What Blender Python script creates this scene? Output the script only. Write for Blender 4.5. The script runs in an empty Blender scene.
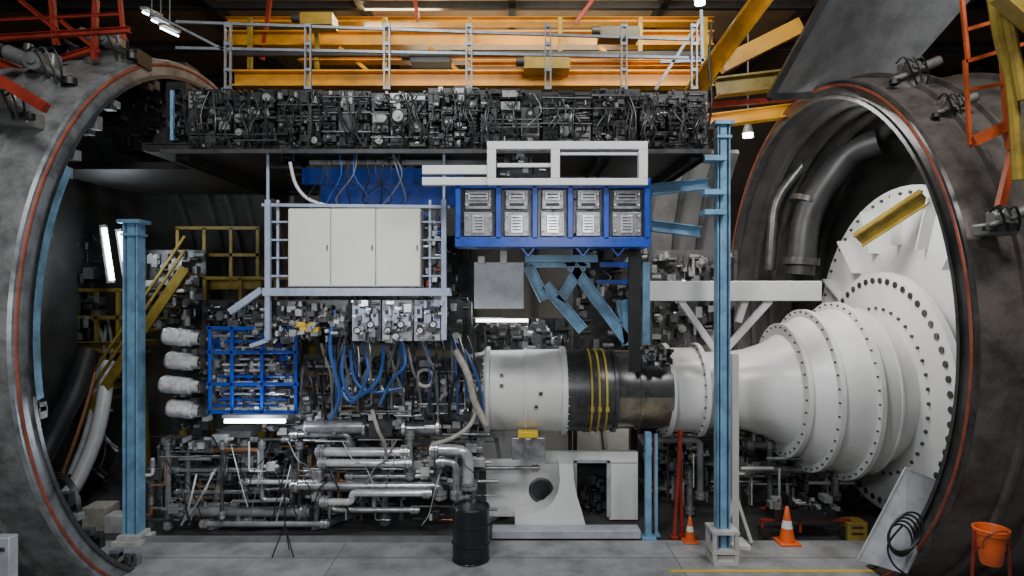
import bpy, math, random
from mathutils import Vector, Matrix
F=640.0; CH=4.3
def W(px,py,d): return Vector(((px-512)/F*d, d, CH-(py-288)/F*d))
col=bpy.context.scene.collection
# ---------------------------------------------------------------- materials
def mat(name,c,rough=.5,metal=0.0,grime=.35,scale=3.0,c2=None,bump=.0,emit=None,es=0):
    m=bpy.data.materials.new(name); m.use_nodes=True; nt=m.node_tree; N=nt.nodes; L=nt.links
    p=N['Principled BSDF']; p.inputs['Roughness'].default_value=rough; p.inputs['Metallic'].default_value=metal
    if emit:
        p.inputs['Base Color'].default_value=(*c,1)
        p.inputs['Emission Color'].default_value=(*emit,1); p.inputs['Emission Strength'].default_value=es
        return m
    g=N.new('ShaderNodeNewGeometry'); n=N.new('ShaderNodeTexNoise'); n.inputs['Scale'].default_value=scale
    n.inputs['Detail'].default_value=9; n.inputs['Roughness'].default_value=.7
    L.new(g.outputs['Position'],n.inputs['Vector'])
    r=N.new('ShaderNodeValToRGB'); c2=c2 or tuple(x*(1-grime) for x in c)
    r.color_ramp.elements[0].position=.36; r.color_ramp.elements[0].color=(*c2,1)
    r.color_ramp.elements[1].position=.58; r.color_ramp.elements[1].color=(*c,1)
    L.new(n.outputs['Fac'],r.inputs['Fac']); L.new(r.outputs['Color'],p.inputs['Base Color'])
    if bump:
        b=N.new('ShaderNodeBump'); b.inputs['Strength'].default_value=bump; b.inputs['Distance'].default_value=.02
        n2=N.new('ShaderNodeTexNoise'); n2.inputs['Scale'].default_value=scale*12
        L.new(g.outputs['Position'],n2.inputs['Vector']); L.new(n2.outputs['Fac'],b.inputs['Height']); L.new(b.outputs['Normal'],p.inputs['Normal'])
    return m
WHITE=mat('white_paint',(.68,.68,.67),.3,0,.1,1.5)
OFFWHITE=mat('off_white_paint',(.64,.64,.61),.34,0,.14,2)
WHITED=mat('weathered_white_paint',(.5,.5,.48),.45,0,.4,2.5)
CAB=mat('cabinet_enamel',(.7,.69,.6),.35,0,.06,1.2)
STEEL=mat('bare_steel',(.42,.42,.43),.26,.65,.5,6)
BRIGHT=mat('bright_steel',(.66,.66,.68),.22,.5,.35,8)
SILV=mat('silver_casting',(.33,.335,.34),.3,.5,.45,14)
FOIL=mat('crinkled_foil',(.72,.72,.74),.2,.65,.45,16,bump=.6)
DSTEEL=mat('dark_steel',(.09,.09,.092),.32,.5,.5,5)
CORE=mat('engine_core_metal',(.2,.195,.19),.3,.6,.5,5)
GALV=mat('galvanised_steel',(.22,.24,.26),.4,.3,.3,7)
GREY=mat('grey_paint',(.2,.205,.21),.42,.1,.4,2)
LGREY=mat('light_grey_paint',(.4,.42,.45),.4,.1,.3,3)
DGREY=mat('dark_grey_paint',(.035,.035,.037),.45,.1,.5,2)
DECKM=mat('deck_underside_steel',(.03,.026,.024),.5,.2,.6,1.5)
BLACK=mat('black_rubber',(.012,.012,.013),.42,0,.3,5)
BLUE=mat('bright_blue_frame_paint',(.008,.06,.42),.32,0,.4,5)
LBLUE=mat('faded_blue_paint',(.18,.36,.52),.42,.05,.5,3,c2=(.1,.2,.31))
LBLUED=mat('dull_blue_liner_paint',(.12,.24,.33),.45,.1,.5,3,c2=(.05,.09,.13))
FRAME=mat('pale_blue_grey_paint',(.36,.42,.55),.38,.1,.3,4)
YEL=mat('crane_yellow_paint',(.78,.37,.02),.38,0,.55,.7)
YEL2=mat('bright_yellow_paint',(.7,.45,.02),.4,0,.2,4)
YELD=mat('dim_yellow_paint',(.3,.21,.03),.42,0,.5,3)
GOLD=mat('gold_band_paint',(.5,.37,.06),.4,.2,.3,6)
BRASSY=mat('brassy_sheen_steel',(.38,.34,.24),.24,.75,.5,2,c2=(.16,.15,.13))
RED=mat('red_steel_paint',(.26,.025,.012),.45,0,.4,3)
ORANGE=mat('orange_paint',(.7,.11,.015),.4,0,.25,4)
ORRED=mat('orange_red_steel_paint',(.42,.07,.015),.45,0,.35,3)
SEAL=mat('copper_red_seal',(.26,.06,.03),.55,0,.5,4)
SHELL=mat('weathered_vessel_paint',(.24,.243,.24),.38,.3,.5,2.2,c2=(.085,.083,.08),bump=.25)
RIMD=mat('dark_rim_steel',(.11,.105,.1),.3,.6,.4,1.6,c2=(.04,.038,.036))
RIML=mat('worn_rim_steel',(.27,.29,.31),.32,.45,.5,2,c2=(.09,.095,.1))
SHELLB=mat('brown_weathered_vessel_steel',(.14,.122,.108),.42,.35,.5,2.2,c2=(.055,.047,.042),bump=.25)
INNER=mat('vessel_lining_steel',(.11,.11,.108),.4,.45,.5,.8,c2=(.05,.048,.046),bump=.15)
INNERL=mat('lighter_lining_steel',(.2,.2,.195),.42,.35,.4,.8)
CONC=mat('concrete_floor',(.27,.275,.28),.5,0,.3,1.6,c2=(.14,.14,.142),bump=.25)
CONCD=mat('dark_floor_plate',(.07,.07,.07),.6,.3,.5,2,bump=.2)
FLINE=mat('floor_joint_filler',(.13,.13,.13),.7,0,.3,2)
CEIL=mat('ceiling_panel',(.26,.18,.11),.8,0,.4,.6)
WALLM=mat('hall_wall_panel',(.045,.036,.03),.8,0,.5,.8)
COPPER=mat('copper_tube',(.45,.22,.1),.3,.6,.3,5)
HOSEB=mat('blue_hose',(.03,.1,.35),.4,0,.3,5)
BEIGE=mat('beige_insulation',(.42,.39,.33),.8,0,.35,9,bump=.4)
GLOW=mat('lamp_glow',(1,1,1),emit=(.85,.93,1),es=14)
GLOW2=mat('warm_lamp_glow',(1,1,1),emit=(1,.95,.85),es=8)
LIT=[STEEL,DSTEEL,BLACK,BRIGHT,GREY,COPPER,WHITED,YELD]
# ---------------------------------------------------------------- mesh builder
WO={}
class B:
    def __init__(s,*mats): s.v=[];s.f=[];s.mi=[];s.m=0;s.mats=list(mats)
    def add(s,vs,fs):
        o=len(s.v); s.v+= [Vector(v) for v in vs]
        for f in fs: s.f.append([i+o for i in f]); s.mi.append(s.m)
        return s
    def obox(s,c,ax,ay,az):
        vs=[c+ax*i+ay*j+az*k for i in(-1,1) for j in(-1,1) for k in(-1,1)]
        return s.add(vs,[(0,1,3,2),(4,6,7,5),(0,4,5,1),(2,3,7,6),(0,2,6,4),(1,5,7,3)])
    def box(s,c,sz,rot=None):
        M=rot.to_3x3() if rot else Matrix.Identity(3)
        return s.obox(Vector(c),M@Vector((sz[0]/2,0,0)),M@Vector((0,sz[1]/2,0)),M@Vector((0,0,sz[2]/2)))
    def pb(s,x0,y0,x1,y1,d,t):
        a=W(x0,y0,d);b=W(x1,y1,d); c=(a+b)/2; c.y=d+t/2
        return s.box(c,(abs(b.x-a.x),t,abs(b.z-a.z)))
    def beam(s,p,q,w,h=None):
        h=h or w; p=Vector(p);q=Vector(q);n=(q-p); l=n.length; n.normalize()
        ref=Vector((0,1,0)) if abs(n.y)<.9 else Vector((0,0,1))
        sd=n.cross(ref).normalized(); up=sd.cross(n).normalized()
        return s.obox((p+q)/2,n*l/2,sd*w/2,up*h/2)
    def pbeam(s,p,q,w,h=None): return s.beam(W(*p),W(*q),w,h)
    def ibeam(s,p,q,w,h):
        p=Vector(p);q=Vector(q);n=(q-p).normalized()
        ref=Vector((0,1,0)) if abs(n.y)<.9 else Vector((0,0,1))
        sd=n.cross(ref).normalized()
        s.beam(p,q,w*.9,h*.12)
        for k in(-1,1): s.beam(p+sd*k*w*.45,q+sd*k*w*.45,w*.1,h)
        return s
    def cyl(s,p,q,r,r2=None,seg=14,caps=True):
        r2=r if r2 is None else r2
        p=Vector(p);q=Vector(q);n=(q-p).normalized()
        a=n.orthogonal().normalized();b=n.cross(a)
        vs=[]
        for c,rr in((p,r),(q,r2)):
            for i in range(seg):
                t=2*math.pi*i/seg; vs.append(c+a*math.cos(t)*rr+b*math.sin(t)*rr)
        fs=[(i,(i+1)%seg,seg+(i+1)%seg,seg+i) for i in range(seg)]
        if caps: fs+= [tuple(range(seg))[::-1],tuple(range(seg,2*seg))]
        return s.add(vs,fs)
    def pcyl(s,p,q,r,r2=None,seg=14): return s.cyl(W(*p),W(*q),r,r2,seg)
    def rev(s,prof,o,axis=(1,0,0),seg=48,a0=0,a1=360,closed=False):
        n=Vector(axis).normalized(); o=Vector(o)
        if abs(n.x)>.9: a=Vector((0,1,0)); b=Vector((0,0,1))
        else:
            a=n.orthogonal().normalized(); b=n.cross(a)
        full=abs(a1-a0)>=359.9; ns=seg if full else seg+1; m=len(prof); vs=[]
        for i in range(ns):
            t=math.radians(a0+(a1-a0)*i/seg)
            for(h,r) in prof: vs.append(o+n*h+(a*math.cos(t)+b*math.sin(t))*r)
        fs=[]
        for i in range(seg):
            j=(i+1)%ns
            for k in range(m if closed else m-1):
                k2=(k+1)%m; fs.append((i*m+k,j*m+k,j*m+k2,i*m+k2))
        if closed and not full:
            fs.append(tuple(range(m))); fs.append(tuple((ns-1)*m+k for k in range(m))[::-1])
        return s.add(vs,fs)
    def torus(s,c,axis,R,r,seg=40,rs=8,a0=0,a1=360):
        prof=[(r*math.sin(2*math.pi*k/rs),R+r*math.cos(2*math.pi*k/rs)) for k in range(rs)]
        return s.rev(prof,c,axis,seg,a0,a1,closed=True)
    def tube(s,pts,r,seg=8,sm=True,sub=5):
        P=[Vector(p) for p in pts]
        if sm and len(P)>2:
            Q=[];
            for i in range(len(P)-1):
                p0=P[max(i-1,0)];p1=P[i];p2=P[i+1];p3=P[min(i+2,len(P)-1)]
                for k in range(sub):
                    t=k/sub
                    Q.append(.5*((2*p1)+(p2-p0)*t+(2*p0-5*p1+4*p2-p3)*t*t+(3*p1-p0-3*p2+p3)*t**3))
            Q.append(P[-1]);P=Q
        n=(P[1]-P[0]).normalized(); a=n.orthogonal().normalized(); vs=[];m=len(P)
        for i in range(m):
            t=(P[min(i+1,m-1)]-P[max(i-1,0)]).normalized()
            a=(a-t*a.dot(t)).normalized(); b=t.cross(a)
            for k in range(seg):
                g=2*math.pi*k/seg; vs.append(P[i]+a*math.cos(g)*r+b*math.sin(g)*r)
        fs=[(i*seg+k,i*seg+(k+1)%seg,(i+1)*seg+(k+1)%seg,(i+1)*seg+k) for i in range(m-1) for k in range(seg)]
        fs+=[tuple(range(seg))[::-1],tuple(range((m-1)*seg,m*seg))]
        return s.add(vs,fs)
    def ptube(s,pts,r,seg=8,sm=True): return s.tube([W(*p) for p in pts],r,seg,sm)
    def elbow(s,pts,r,br=None,seg=12):
        P=[Vector(p) for p in pts]; br=br or r*2.2; Q=[P[0]]
        for i in range(1,len(P)-1):
            a=(P[i-1]-P[i]);b=(P[i+1]-P[i]); k=min(br,a.length*.45,b.length*.45)
            a=P[i]+a.normalized()*k; b=P[i]+b.normalized()*k
            for t in(0,.25,.5,.75,1): Q.append(a*(1-t)**2+P[i]*2*t*(1-t)+b*t*t)
        Q.append(P[-1]); return s.tube(Q,r,seg,False)
    def done(s,name,parent=None,label=None,cat=None,group=None,bevel=0,kind=None):
        me=bpy.data.meshes.new(name); 
        if parent is not None: o=WO[parent.name]
        else:
            xs=[v.x for v in s.v];ys=[v.y for v in s.v];zs=[v.z for v in s.v]
            o=Vector(((min(xs)+max(xs))/2,(min(ys)+max(ys))/2,min(zs)))
        me.from_pydata([tuple(v-o) for v in s.v],[],s.f)
        for m in s.mats: me.materials.append(m)
        me.polygons.foreach_set('material_index',s.mi)
        me.polygons.foreach_set('use_smooth',[True]*len(s.f))
        me.update(); me.set_sharp_from_angle(angle=math.radians(38))
        ob=bpy.data.objects.new(name,me); col.objects.link(ob)
        if parent is not None: ob.parent=parent
        else: ob.location=o
        WO[ob.name]=o
        if label: ob['label']=label
        if cat: ob['category']=cat
        if group: ob['group']=group
        if kind: ob['kind']=kind
        if bevel:
            bv=ob.modifiers.new('bevel','BEVEL'); bv.width=bevel; bv.segments=2; bv.limit_method='ANGLE'; bv.harden_normals=False
        return ob
def T(name,label,cat,loc,group=None):
    e=bpy.data.objects.new(name,None); e.empty_display_size=.2; e.location=loc; col.objects.link(e)
    e['label']=label; e['category']=cat
    if group: e['group']=group
    WO[e.name]=Vector(loc); return e
def bolts(parent,X,yc,zc,R,n,r,h,m,name='bolt',a0=0,a1=360):
    b=B(m).cyl((-h/2,0,0),(h/2,0,0),r,seg=8)
    me=bpy.data.meshes.new(name); me.from_pydata([tuple(v) for v in b.v],[],b.f); me.materials.append(m)
    o0=bpy.data.objects.new(name,me); wo=WO[parent.name]
    for i in range(n):
        t=math.radians(a0+(a1-a0)*i/n); o=o0 if i==0 else o0.copy()
        o.location=Vector((X,yc+R*math.cos(t),zc+R*math.sin(t)))-wo; o.parent=parent; col.objects.link(o)
def gear(b,x0,y0,x1,y1,d,t,r,n=30,mi=None,smin=4,smax=14):
    for i in range(n):
        b.m=r.choice(mi) if mi else r.randrange(len(b.mats))
        w=r.uniform(smin,smax); h=r.uniform(smin,smax); w=min(w,(x1-x0)*.6); h=min(h,(y1-y0)*.6)
        x=r.uniform(x0+w/2,x1-w/2); y=r.uniform(y0+h/2,y1-h/2); p=r.uniform(.03,t); k=r.random(); s=d/F
        if k<.4: b.pb(x-w/2,y-h/2,x+w/2,y+h/2,d-p,p+.03)
        elif k<.58: b.cyl(W(x-w/2,y,d-p),W(x+w/2,y,d-p),h*s*.3,seg=10)
        elif k<.74: b.cyl(W(x,y-h/2,d-p),W(x,y+h/2,d-p),w*s*.3,seg=10)
        elif k<.9:
            c=W(x,y,d); rr=min(w,h)*s*.5; b.cyl(c,c-Vector((0,p,0)),rr,seg=12); b.cyl(c-Vector((0,p,0)),c-Vector((0,p+.03,0)),rr*.55,seg=8)
        else:
            q=[W(x,y,d),W(x+r.uniform(-w,w),y+h,d-p),W(x+r.uniform(-w,w),y+h*1.6,d)]
            for u in q:
                u.x=max(min(u.x,(x1-512)*s),(x0-512)*s); u.z=max(min(u.z,CH-(y0-288)*s),CH-(y1-288)*s)
            b.tube(q,.01+.008*r.random(),6)
    b.m=0

# ================================================================ SETTING
b=B(CONC); b.box((0,5.2,-.1),(34,11.4,.2)); b.done('floor',kind='structure')
b=B(CONCD)
b.box((0,17.5,-.13),(34,13.2,.2)); b.done('floor.001',kind='structure')
b=B(WALLM)
b.box((0,24,6),(34,.2,12.4))
for i in range(17): b.box((-16+i*2,23.85,6),(.12,.12,12))
b.done('wall_back',kind='structure')
b=B(CEIL,YELD,DGREY)
b.box((0,12,12.1),(34,24,.2))
b.m=2
for i in range(9): b.box((-16+i*4,12,11.85),(.18,24,.3))
for i in range(4): b.box((0,14+i*3,11.8),(34,.14,.2))
b.done('ceiling',kind='structure')
b=B(WALLM); b.box((-17,12,6),(.2,24,12.4)); b.done('wall_left',kind='structure')
b=B(WALLM); b.box((17,12,6),(.2,24,12.4)); b.done('wall_right',kind='structure')
b=B(YEL2); b.box((4.2,9.72,.004),(3.6,.06,.006)); b.done('trim_1',kind='structure')
b=B(FLINE)
for x in(-2.8,2.6): b.box((x,8,.002),(.015,5.6,.003))
b.box((0,10.2,.002),(14,.02,.003)); b.done('trim_2',kind='structure')

# ================================================================ VESSEL
def vessel(sg,X0,R,zc,L,label,sh,rim,er):
    v=T('test_vessel_section',label,'pressure vessel',(X0+sg*L/2,12,zc-R))
    o=(0,12,zc)
    f=lambda a:X0+sg*a
    b=B(sh); b.rev([(f(.02),R+.2),(f(.3),R+.24),(f(L),R+.24)],o,seg=128)
    for a in(.55,1.0,2.2): b.rev([(f(a),R+.24),(f(a),R+.32),(f(a+.05),R+.32),(f(a+.05),R+.24)],o,seg=96)
    b.done('outer_shell',v)
    b=B(INNER); b.rev([(f(.1),R-.06),(f(.5),R-.06),(f(.5),R-.02),(f(L),R-.02)],o,seg=96)
    for a in(.5,.95,1.4,2.1): b.rev([(f(a),R-.02),(f(a),R-.2),(f(a+.1),R-.2),(f(a+.1),R-.02)],o,seg=96)
    b.rev([(f(L),R+.12),(f(L),.01)],o,seg=64)
    b.done('inner_lining',v)
    b=B(rim); b.rev([(f(.15),R-.08),(f(0),R-.08),(f(0),R+.1),(f(.05),R+.1),(f(.05),R+.12),(f(0),R+.12),(f(0),R+.19),(f(.04),R+.21)],o,seg=128); b.done('flange',v)
    b=B(SEAL); b.torus((f(0.01),12,zc),(1,0,0),R+.12,.03,128,8); b.done('seal',v,label='copper-red rubber seal ring')
    b=B(er); b.rev([(f(-.03),R-.04),(f(-.03),R-.1),(f(.12),R-.1)],o,seg=120); b.done('rim_liner',v)
    return v
VL=vessel(-1,-5.8,4.4,3.7,3.4,'open weathered steel pressure vessel section with copper-red seal and worn rim',SHELL,RIML,DSTEEL)
b=B(LBLUED); b.rev([(-5.72,4.36),(-5.72,4.24),(-5.9,4.24)],(0,12,3.7),seg=40,a0=150,a1=190); b.done('blue_liner_strip',VL,label='faded blue strip on the inner rim')
b=B(DSTEEL,GREY,BLACK)
r=random.Random(4)
for i in range(26):
    t=math.radians(r.uniform(105,250)); b.m=i%3; c=Vector((-5.85,12+4.2*math.cos(t),3.7+4.2*math.sin(t))); b.box(c,(.14,.12,r.uniform(.05,.2)))
b.done('rim_hardware',VL,kind='stuff')
VR=vessel(1,5.5,4.22,3.55,3.6,'open weathered steel pressure vessel section around the white bell duct',SHELLB,RIMD,DSTEEL)
v=T('rear_clamshell','curved grey steel shell with ribs behind the engine','pressure vessel',(0,16.4,0))
b=B(INNERL); b.rev([(-5.55,4.75),(5.3,4.75),(5.3,4.87),(-5.55,4.87)],(0,12,3.7),seg=40,a0=-50,a1=52,closed=True); b.done('shell',v)
for a in(-4.2,-2.6,-1.0,.6,2.2,3.4,4.1,4.7):
    b=B(INNER); b.rev([(a,4.74),(a,4.56),(a+.09,4.56),(a+.09,4.74)],(0,12,3.7),seg=40,a0=-50,a1=52,closed=True); b.done('rib',v)
v=T('raised_lid_panel','dark grey curved steel lid segment raised above vessel','lid',W(830,96,10.8))
b=B(GREY,DGREY); n1=14
pl=[]
for i in range(n1+1):
    t=i/n1
    lo=W(770,97,11.0).lerp(W(900,80,11.6),t); hi=W(836,-22,9.8).lerp(W(1000,-34,10.4),t)
    bow=math.sin(math.pi*t)*.55
    lo+=Vector((0,bow,bow*.15)); hi+=Vector((0,bow,bow*.15)); pl+=[lo,hi]
vs=pl+[q+Vector((0,.1,.04)) for q in pl]; m=len(pl); fs=[]
for i in range(n1):
    a=2*i; fs+=[(a,a+2,a+3,a+1),(m+a,m+a+1,m+a+3,m+a+2),(a,m+a,m+a+2,a+2),(a+1,a+3,m+a+3,m+a+1)]
fs+=[(0,1,m+1,m),(m-2,2*m-2,2*m-1,m-1)]
b.add(vs,fs); b.done('panel',v)
b=B(DGREY); b.beam(pl[0],pl[1],.1,.14); b.tube([pl[2*i] for i in range(n1+1)],.07,8,False); b.done('edge_flange',v)
AY=12.0; AZ=2.4
v=T('bulkhead','white painted round bulkhead with gussets and bolt holes','bulkhead',(7.35,12,-.2))
b=B(WHITE); b.rev([(7.3,1.2),(7.3,3.25),(7.4,3.25),(7.4,1.2)],(0,12,2.95),seg=72)
b.done('plate',v)
for a in range(10,360,20):
    b=B(WHITE); t=math.radians(a); c=Vector((0,math.cos(t),math.sin(t)))
    b.obox(Vector((7.2,12,2.95))+c*2.62,Vector((.1,0,0)),c*.46,Vector((0,-c.z,c.y))*.02); b.done('gusset',v)
bolts(v,7.28,12,2.95,3.12,64,.03,.05,DSTEEL)
v=T('bell_duct','white bell-shaped exhaust duct with riveted seams and bolted flange','duct',(5.6,12,.9))
b=B(WHITE); b.rev([(6.84,1.1),(6.84,2.16),(6.86,2.2),(6.98,2.2),(6.98,1.1)],(0,AY,AZ),seg=96)
b.done('mounting_flange',v)
bolts(v,6.83,AY,AZ,2.04,54,.058,.03,DSTEEL); bolts(v,6.83,AY,AZ,1.52,40,.03,.05,DSTEEL)
prof=[(2.80,.70),(2.80,.86),(2.88,.87),(2.88,.78),(3.4,.78),(3.4,.87),(3.48,.87),(3.48,.70),(4.0,.70),(4.35,.75),(4.65,.84),(4.85,.93),(5.0,1.02),(5.0,1.24),(5.08,1.24),(5.08,1.13),(5.42,1.36),(5.42,1.5),(5.5,1.5),(5.5,1.41),(6.0,1.5),(6.0,1.64),(6.08,1.64),(6.08,1.53),(6.4,1.5),(6.4,1.53),(6.43,1.53),(6.43,1.49),(6.85,1.28)]
b=B(WHITE); b.rev(prof,(0,AY,AZ),seg=80); b.done('bell_body',v)
for X,R,n in((2.79,.82,26),(3.39,.83,26),(4.99,1.17,34),(5.41,1.45,40),(5.99,1.59,44)): bolts(v,X,AY,AZ,R,n,.018,.04,DSTEEL)
# ================================================================ ENGINE
v=T('jet_engine','large turbine engine on test stand with piping and bare metal casing','engine',(-1,11.8,.2))
o=(0,11.8,2.42)
b=B(OFFWHITE); b.rev([(-.5,.5),(-.5,.76),(-.46,.8),(-.4,.8),(-.4,.73),(.22,.74),(.22,.77),(.27,.77),(.27,.75),(.88,.75),(.88,.8),(.97,.8),(.97,.6)],o,seg=72); b.done('white_casing',v,label='off-white painted casing barrel with flanged edges')
b=B(STEEL,DSTEEL,BLACK)
r=random.Random(31)
for i in range(4):
    a=math.radians(r.uniform(150,260)); X=r.uniform(-.3,.75); c=Vector((X,11.8+.76*math.cos(a),2.42+.76*math.sin(a))); b.m=i%2; b.box(c,(.06,.04,.05))
b.done('boss',v,kind='stuff')
bolts(v,-.5,11.8,2.42,.72,30,.016,.04,STEEL); bolts(v,.98,11.8,2.42,.76,30,.016,.04,STEEL)
b=B(DSTEEL,BRASSY)
b.rev([(.97,.74),(1.3,.74),(1.3,.76),(1.35,.76),(1.35,.74),(1.8,.72),(1.8,.76),(1.86,.76),(1.86,.72)],o,seg=64)
b.rev([(1.86,.70),(2.25,.69),(2.25,.715),(2.3,.715),(2.3,.69),(2.83,.68)],o,seg=64,a0=-60,a1=182); b.m=1
b.rev([(1.86,.70),(2.25,.69),(2.25,.715),(2.3,.715),(2.3,.69),(2.83,.68)],o,seg=40,a0=182,a1=300); b.done('tailpipe',v,label='dark tailpipe with brassy sheen coloured onto underside')  # brassy sheen of the lower side is put into its colour
for X in(1.37,1.5,1.63):
    b=B(GOLD); b.rev([(X,.73),(X,.765),(X+.035,.765),(X+.035,.73)],o,seg=64); b.box((X+.02,11.08,2.2),(.06,.08,.08)); b.done('band',v,label='yellow-gold clamp band')
b=B(CORE,STEEL); b.rev([(-4.6,.1),(-4.6,.62),(-4.4,.68),(-3.9,.65),(-3.4,.65),(-3.4,.73),(-3.34,.73),(-3.34,.65),(-2.9,.64),(-2.9,.7),(-2.86,.7),(-2.86,.64),(-2.4,.62),(-2.4,.7),(-2.34,.7),(-2.34,.62),(-1.9,.62),(-1.9,.67),(-1.86,.67),(-1.86,.62),(-1.4,.62),(-1.4,.68),(-1.35,.68),(-1.35,.62),(-.9,.64),(-.5,.72)],o,seg=64); b.done('core_casing',v)
b=B(*LIT)
pt=lambda X,a,rr:Vector((X,11.8+rr*math.cos(a),2.42+rr*math.sin(a)))
for i in range(60):
    b.m=r.choice([0,0,1,3,3,5,4,2]); X=r.uniform(-4.4,-1.2); a=math.radians(r.uniform(120,262)); w=r.uniform(.2,1.0); rr=r.uniform(.7,.82)
    b.elbow([pt(X,a,.6),pt(X,a,rr),pt(X+w,a,rr),pt(X+w,a,.6)],r.uniform(.01,.026))
for i in range(40):
    b.m=r.choice([0,1,3,4,2]); X=r.uniform(-4.4,-.7); a0=r.uniform(110,200); b.torus((X,11.8,2.42),(1,0,0),r.uniform(.68,.78),r.uniform(.009,.022),20,6,a0,a0+r.uniform(30,90))
for i in range(190):
    b.m=r.choice([0,1,0,3,1,4,6,1,4,3]); X=r.uniform(-4.4,-.6); a=math.radians(r.uniform(115,270)); c=pt(X,a,r.uniform(.66,.76)); k=r.random()
    if k<.5: b.box(c,(r.uniform(.06,.2),r.uniform(.08,.16),r.uniform(.04,.14)))
    elif k<.8: b.cyl(c-Vector((.08,0,0)),c+Vector((.08,0,0)),r.uniform(.03,.08),seg=12)
    else: b.cyl(c,c+(c-Vector((X,11.8,2.42)))*.16,r.uniform(.03,.06),seg=12)
b.m=0
b.done('accessory_piping',v,kind='stuff')
b=B(STEEL,DSTEEL,BRIGHT); b.cyl(pt(-3.1,math.radians(225),.78)-Vector((.5,0,0)),pt(-3.1,math.radians(225),.78)+Vector((.5,0,0)),.13,seg=20); b.cyl(pt(-1.6,math.radians(235),.74)-Vector((.35,0,0)),pt(-1.6,math.radians(235),.74)+Vector((.35,0,0)),.12,seg=20); b.m=1; b.box(pt(-2.3,math.radians(230),.74),(.4,.3,.3)); b.m=2
for X in(-3.6,-3.1,-2.6,-1.9,-1.3): c=pt(X,math.radians(228),.77); b.cyl(c-Vector((.025,0,0)),c+Vector((.025,0,0)),.15,seg=20)
b.done('gearbox',v)
b=B(WHITED,DSTEEL)
b.torus(W(425,378,10.8),(0,1,0),.14,.03,24,8); b.done('ring_fitting',v,label='white ring fitting')
for k,(x,d) in enumerate(((490,12.3),(340,11.8),(240,11.8))):
    e=T('engine_stand','steel trestle standing under the engine','stand',Vector((W(x,0,d).x,d,0)), 'engine stands')
    X=W(x,0,d).x
    b=B(GREY); b.beam((X-.3,11.8,1.66),(X+.3,11.8,1.66),.12,.5)
    for s in(-1,1): b.beam((X+s*.1,11.8+s*.25,1.66),(X+s*.35,11.8+s*.4,0),.08,.08)
    b.beam((X-.35,11.4,.04),(X+.35,12.2,.04),.08,.1)
    b.done('frame',e)
b=B(YEL2,STEEL); b.pb(518,432,538,438,11.1,.2); b.m=1; b.pb(512,438,545,460,11.2,.2); b.cyl(W(528,438,11.0),W(528,448,11.0),.07); b.done('jack_bracket',None,'yellow-topped steel jack bracket beneath white casing','bracket',bevel=.01)

# blue cage
v=T('blue_cage','bright blue tubular frame cage packed around the engine front','frame',W(252,415,10.4))
b=B(BLUE)
for d in(10.5,11.0):
    for x in(210,232,262,296): b.pbeam((x,326,d),(x,414,d),.05)
    for y in(328,352,384,412): b.pbeam((207,y,d),(299,y,d),.05)
for x in(210,296):
    for y in(328,412): b.pbeam((x,y,10.5),(x,y,11.0),.05)
b.done('frame',v,bevel=.005)
b=B(*LIT,BLUE); r=random.Random(11); b.m=4; b.pb(212,330,295,411,11.02,.05)
gear(b,212,330,296,411,10.98,.3,r,120,[0,3,4,1,6,8,1,0],4,11)
gear(b,212,330,296,411,10.72,.15,r,90,[0,3,1,3,6,8],2,6)
for k in range(14):
    b.m=r.choice([0,3,8,6]); y=330+k*5.8; xa=r.uniform(211,235); xb=r.uniform(262,295); b.cyl(W(xa,y,10.62),W(xb,y,10.62),.02,seg=8); b.m=1; b.cyl(W((xa+xb)/2,y-2,10.6),W((xa+xb)/2,y+2,10.6),.035,seg=8)
b.done('valve_manifold',v)
for i,(y) in enumerate((337,361,385,409)):
    e=T('foil_cylinder','silver foil-wrapped horizontal cylinder joined to blue cage','cylinder',W(185,y+8,10.7),'row of foil cylinders')
    dx=(0,3,-3,4)[i]
    c=W(166+dx,y-1,10.65); q=W(200,y+2,10.7); ax=(q-c).normalized()
    b=B(FOIL); L=(q-c).length; b.rev([(0,.11),(.02,.145),(.08,.15),(.16,.143),(.24,.15),(.34,.142),(L*.75,.14),(L*.8,.11),(L,.1)],c,ax,22); b.done('body',e)
    b=B(BRIGHT,DSTEEL); b.cyl(c-ax*.03,c+ax*.02,.12,.145,seg=22); b.m=1; b.cyl(c-ax*.05,c-ax*.02,.05,seg=12); b.done('cap',e)
    b=B(STEEL,DSTEEL); b.cyl(q,q+ax*.2,.045); b.m=1; b.box(q+ax*.08,(.08,.16,.16)); b.done('fitting',e)

# ================================================================ DECK
v=T('equipment_deck','dark steel overhead deck carrying rows of hydraulic modules','platform',(-1.2,11.8,6.3))
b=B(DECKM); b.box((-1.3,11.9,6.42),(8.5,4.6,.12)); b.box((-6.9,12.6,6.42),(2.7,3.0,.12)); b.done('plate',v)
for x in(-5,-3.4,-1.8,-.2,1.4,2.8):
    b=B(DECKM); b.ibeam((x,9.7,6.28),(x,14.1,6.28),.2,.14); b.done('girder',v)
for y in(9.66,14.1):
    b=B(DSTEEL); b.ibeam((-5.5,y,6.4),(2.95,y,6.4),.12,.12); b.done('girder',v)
for i,x in enumerate((-4.6,2.7)):
    b=B(DSTEEL); b.beam((x,14.0,0),(x,14.0,6.3),.25,.25); b.done('column',v)
r=random.Random(61)
for k in range(12):
    b=B(DSTEEL if k%2 else GREY); y=9.9+k*.33; xa=r.uniform(-5.2,-1); b.cyl((xa,y,6.24),(xa+r.uniform(1.5,4),y,6.24),r.uniform(.02,.05),seg=8); b.done('conduit',v)
DM1=mat('module_dark_metal',(.035,.035,.036),.3,.4,.4,8); DM2=mat('module_mid_metal',(.1,.1,.1),.3,.45,.5,8); DM3=mat('module_light_metal',(.36,.36,.35),.3,.45,.5,8)
xs=[188,233,277,322,371,428,480,542,592,640,668,708]
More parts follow.
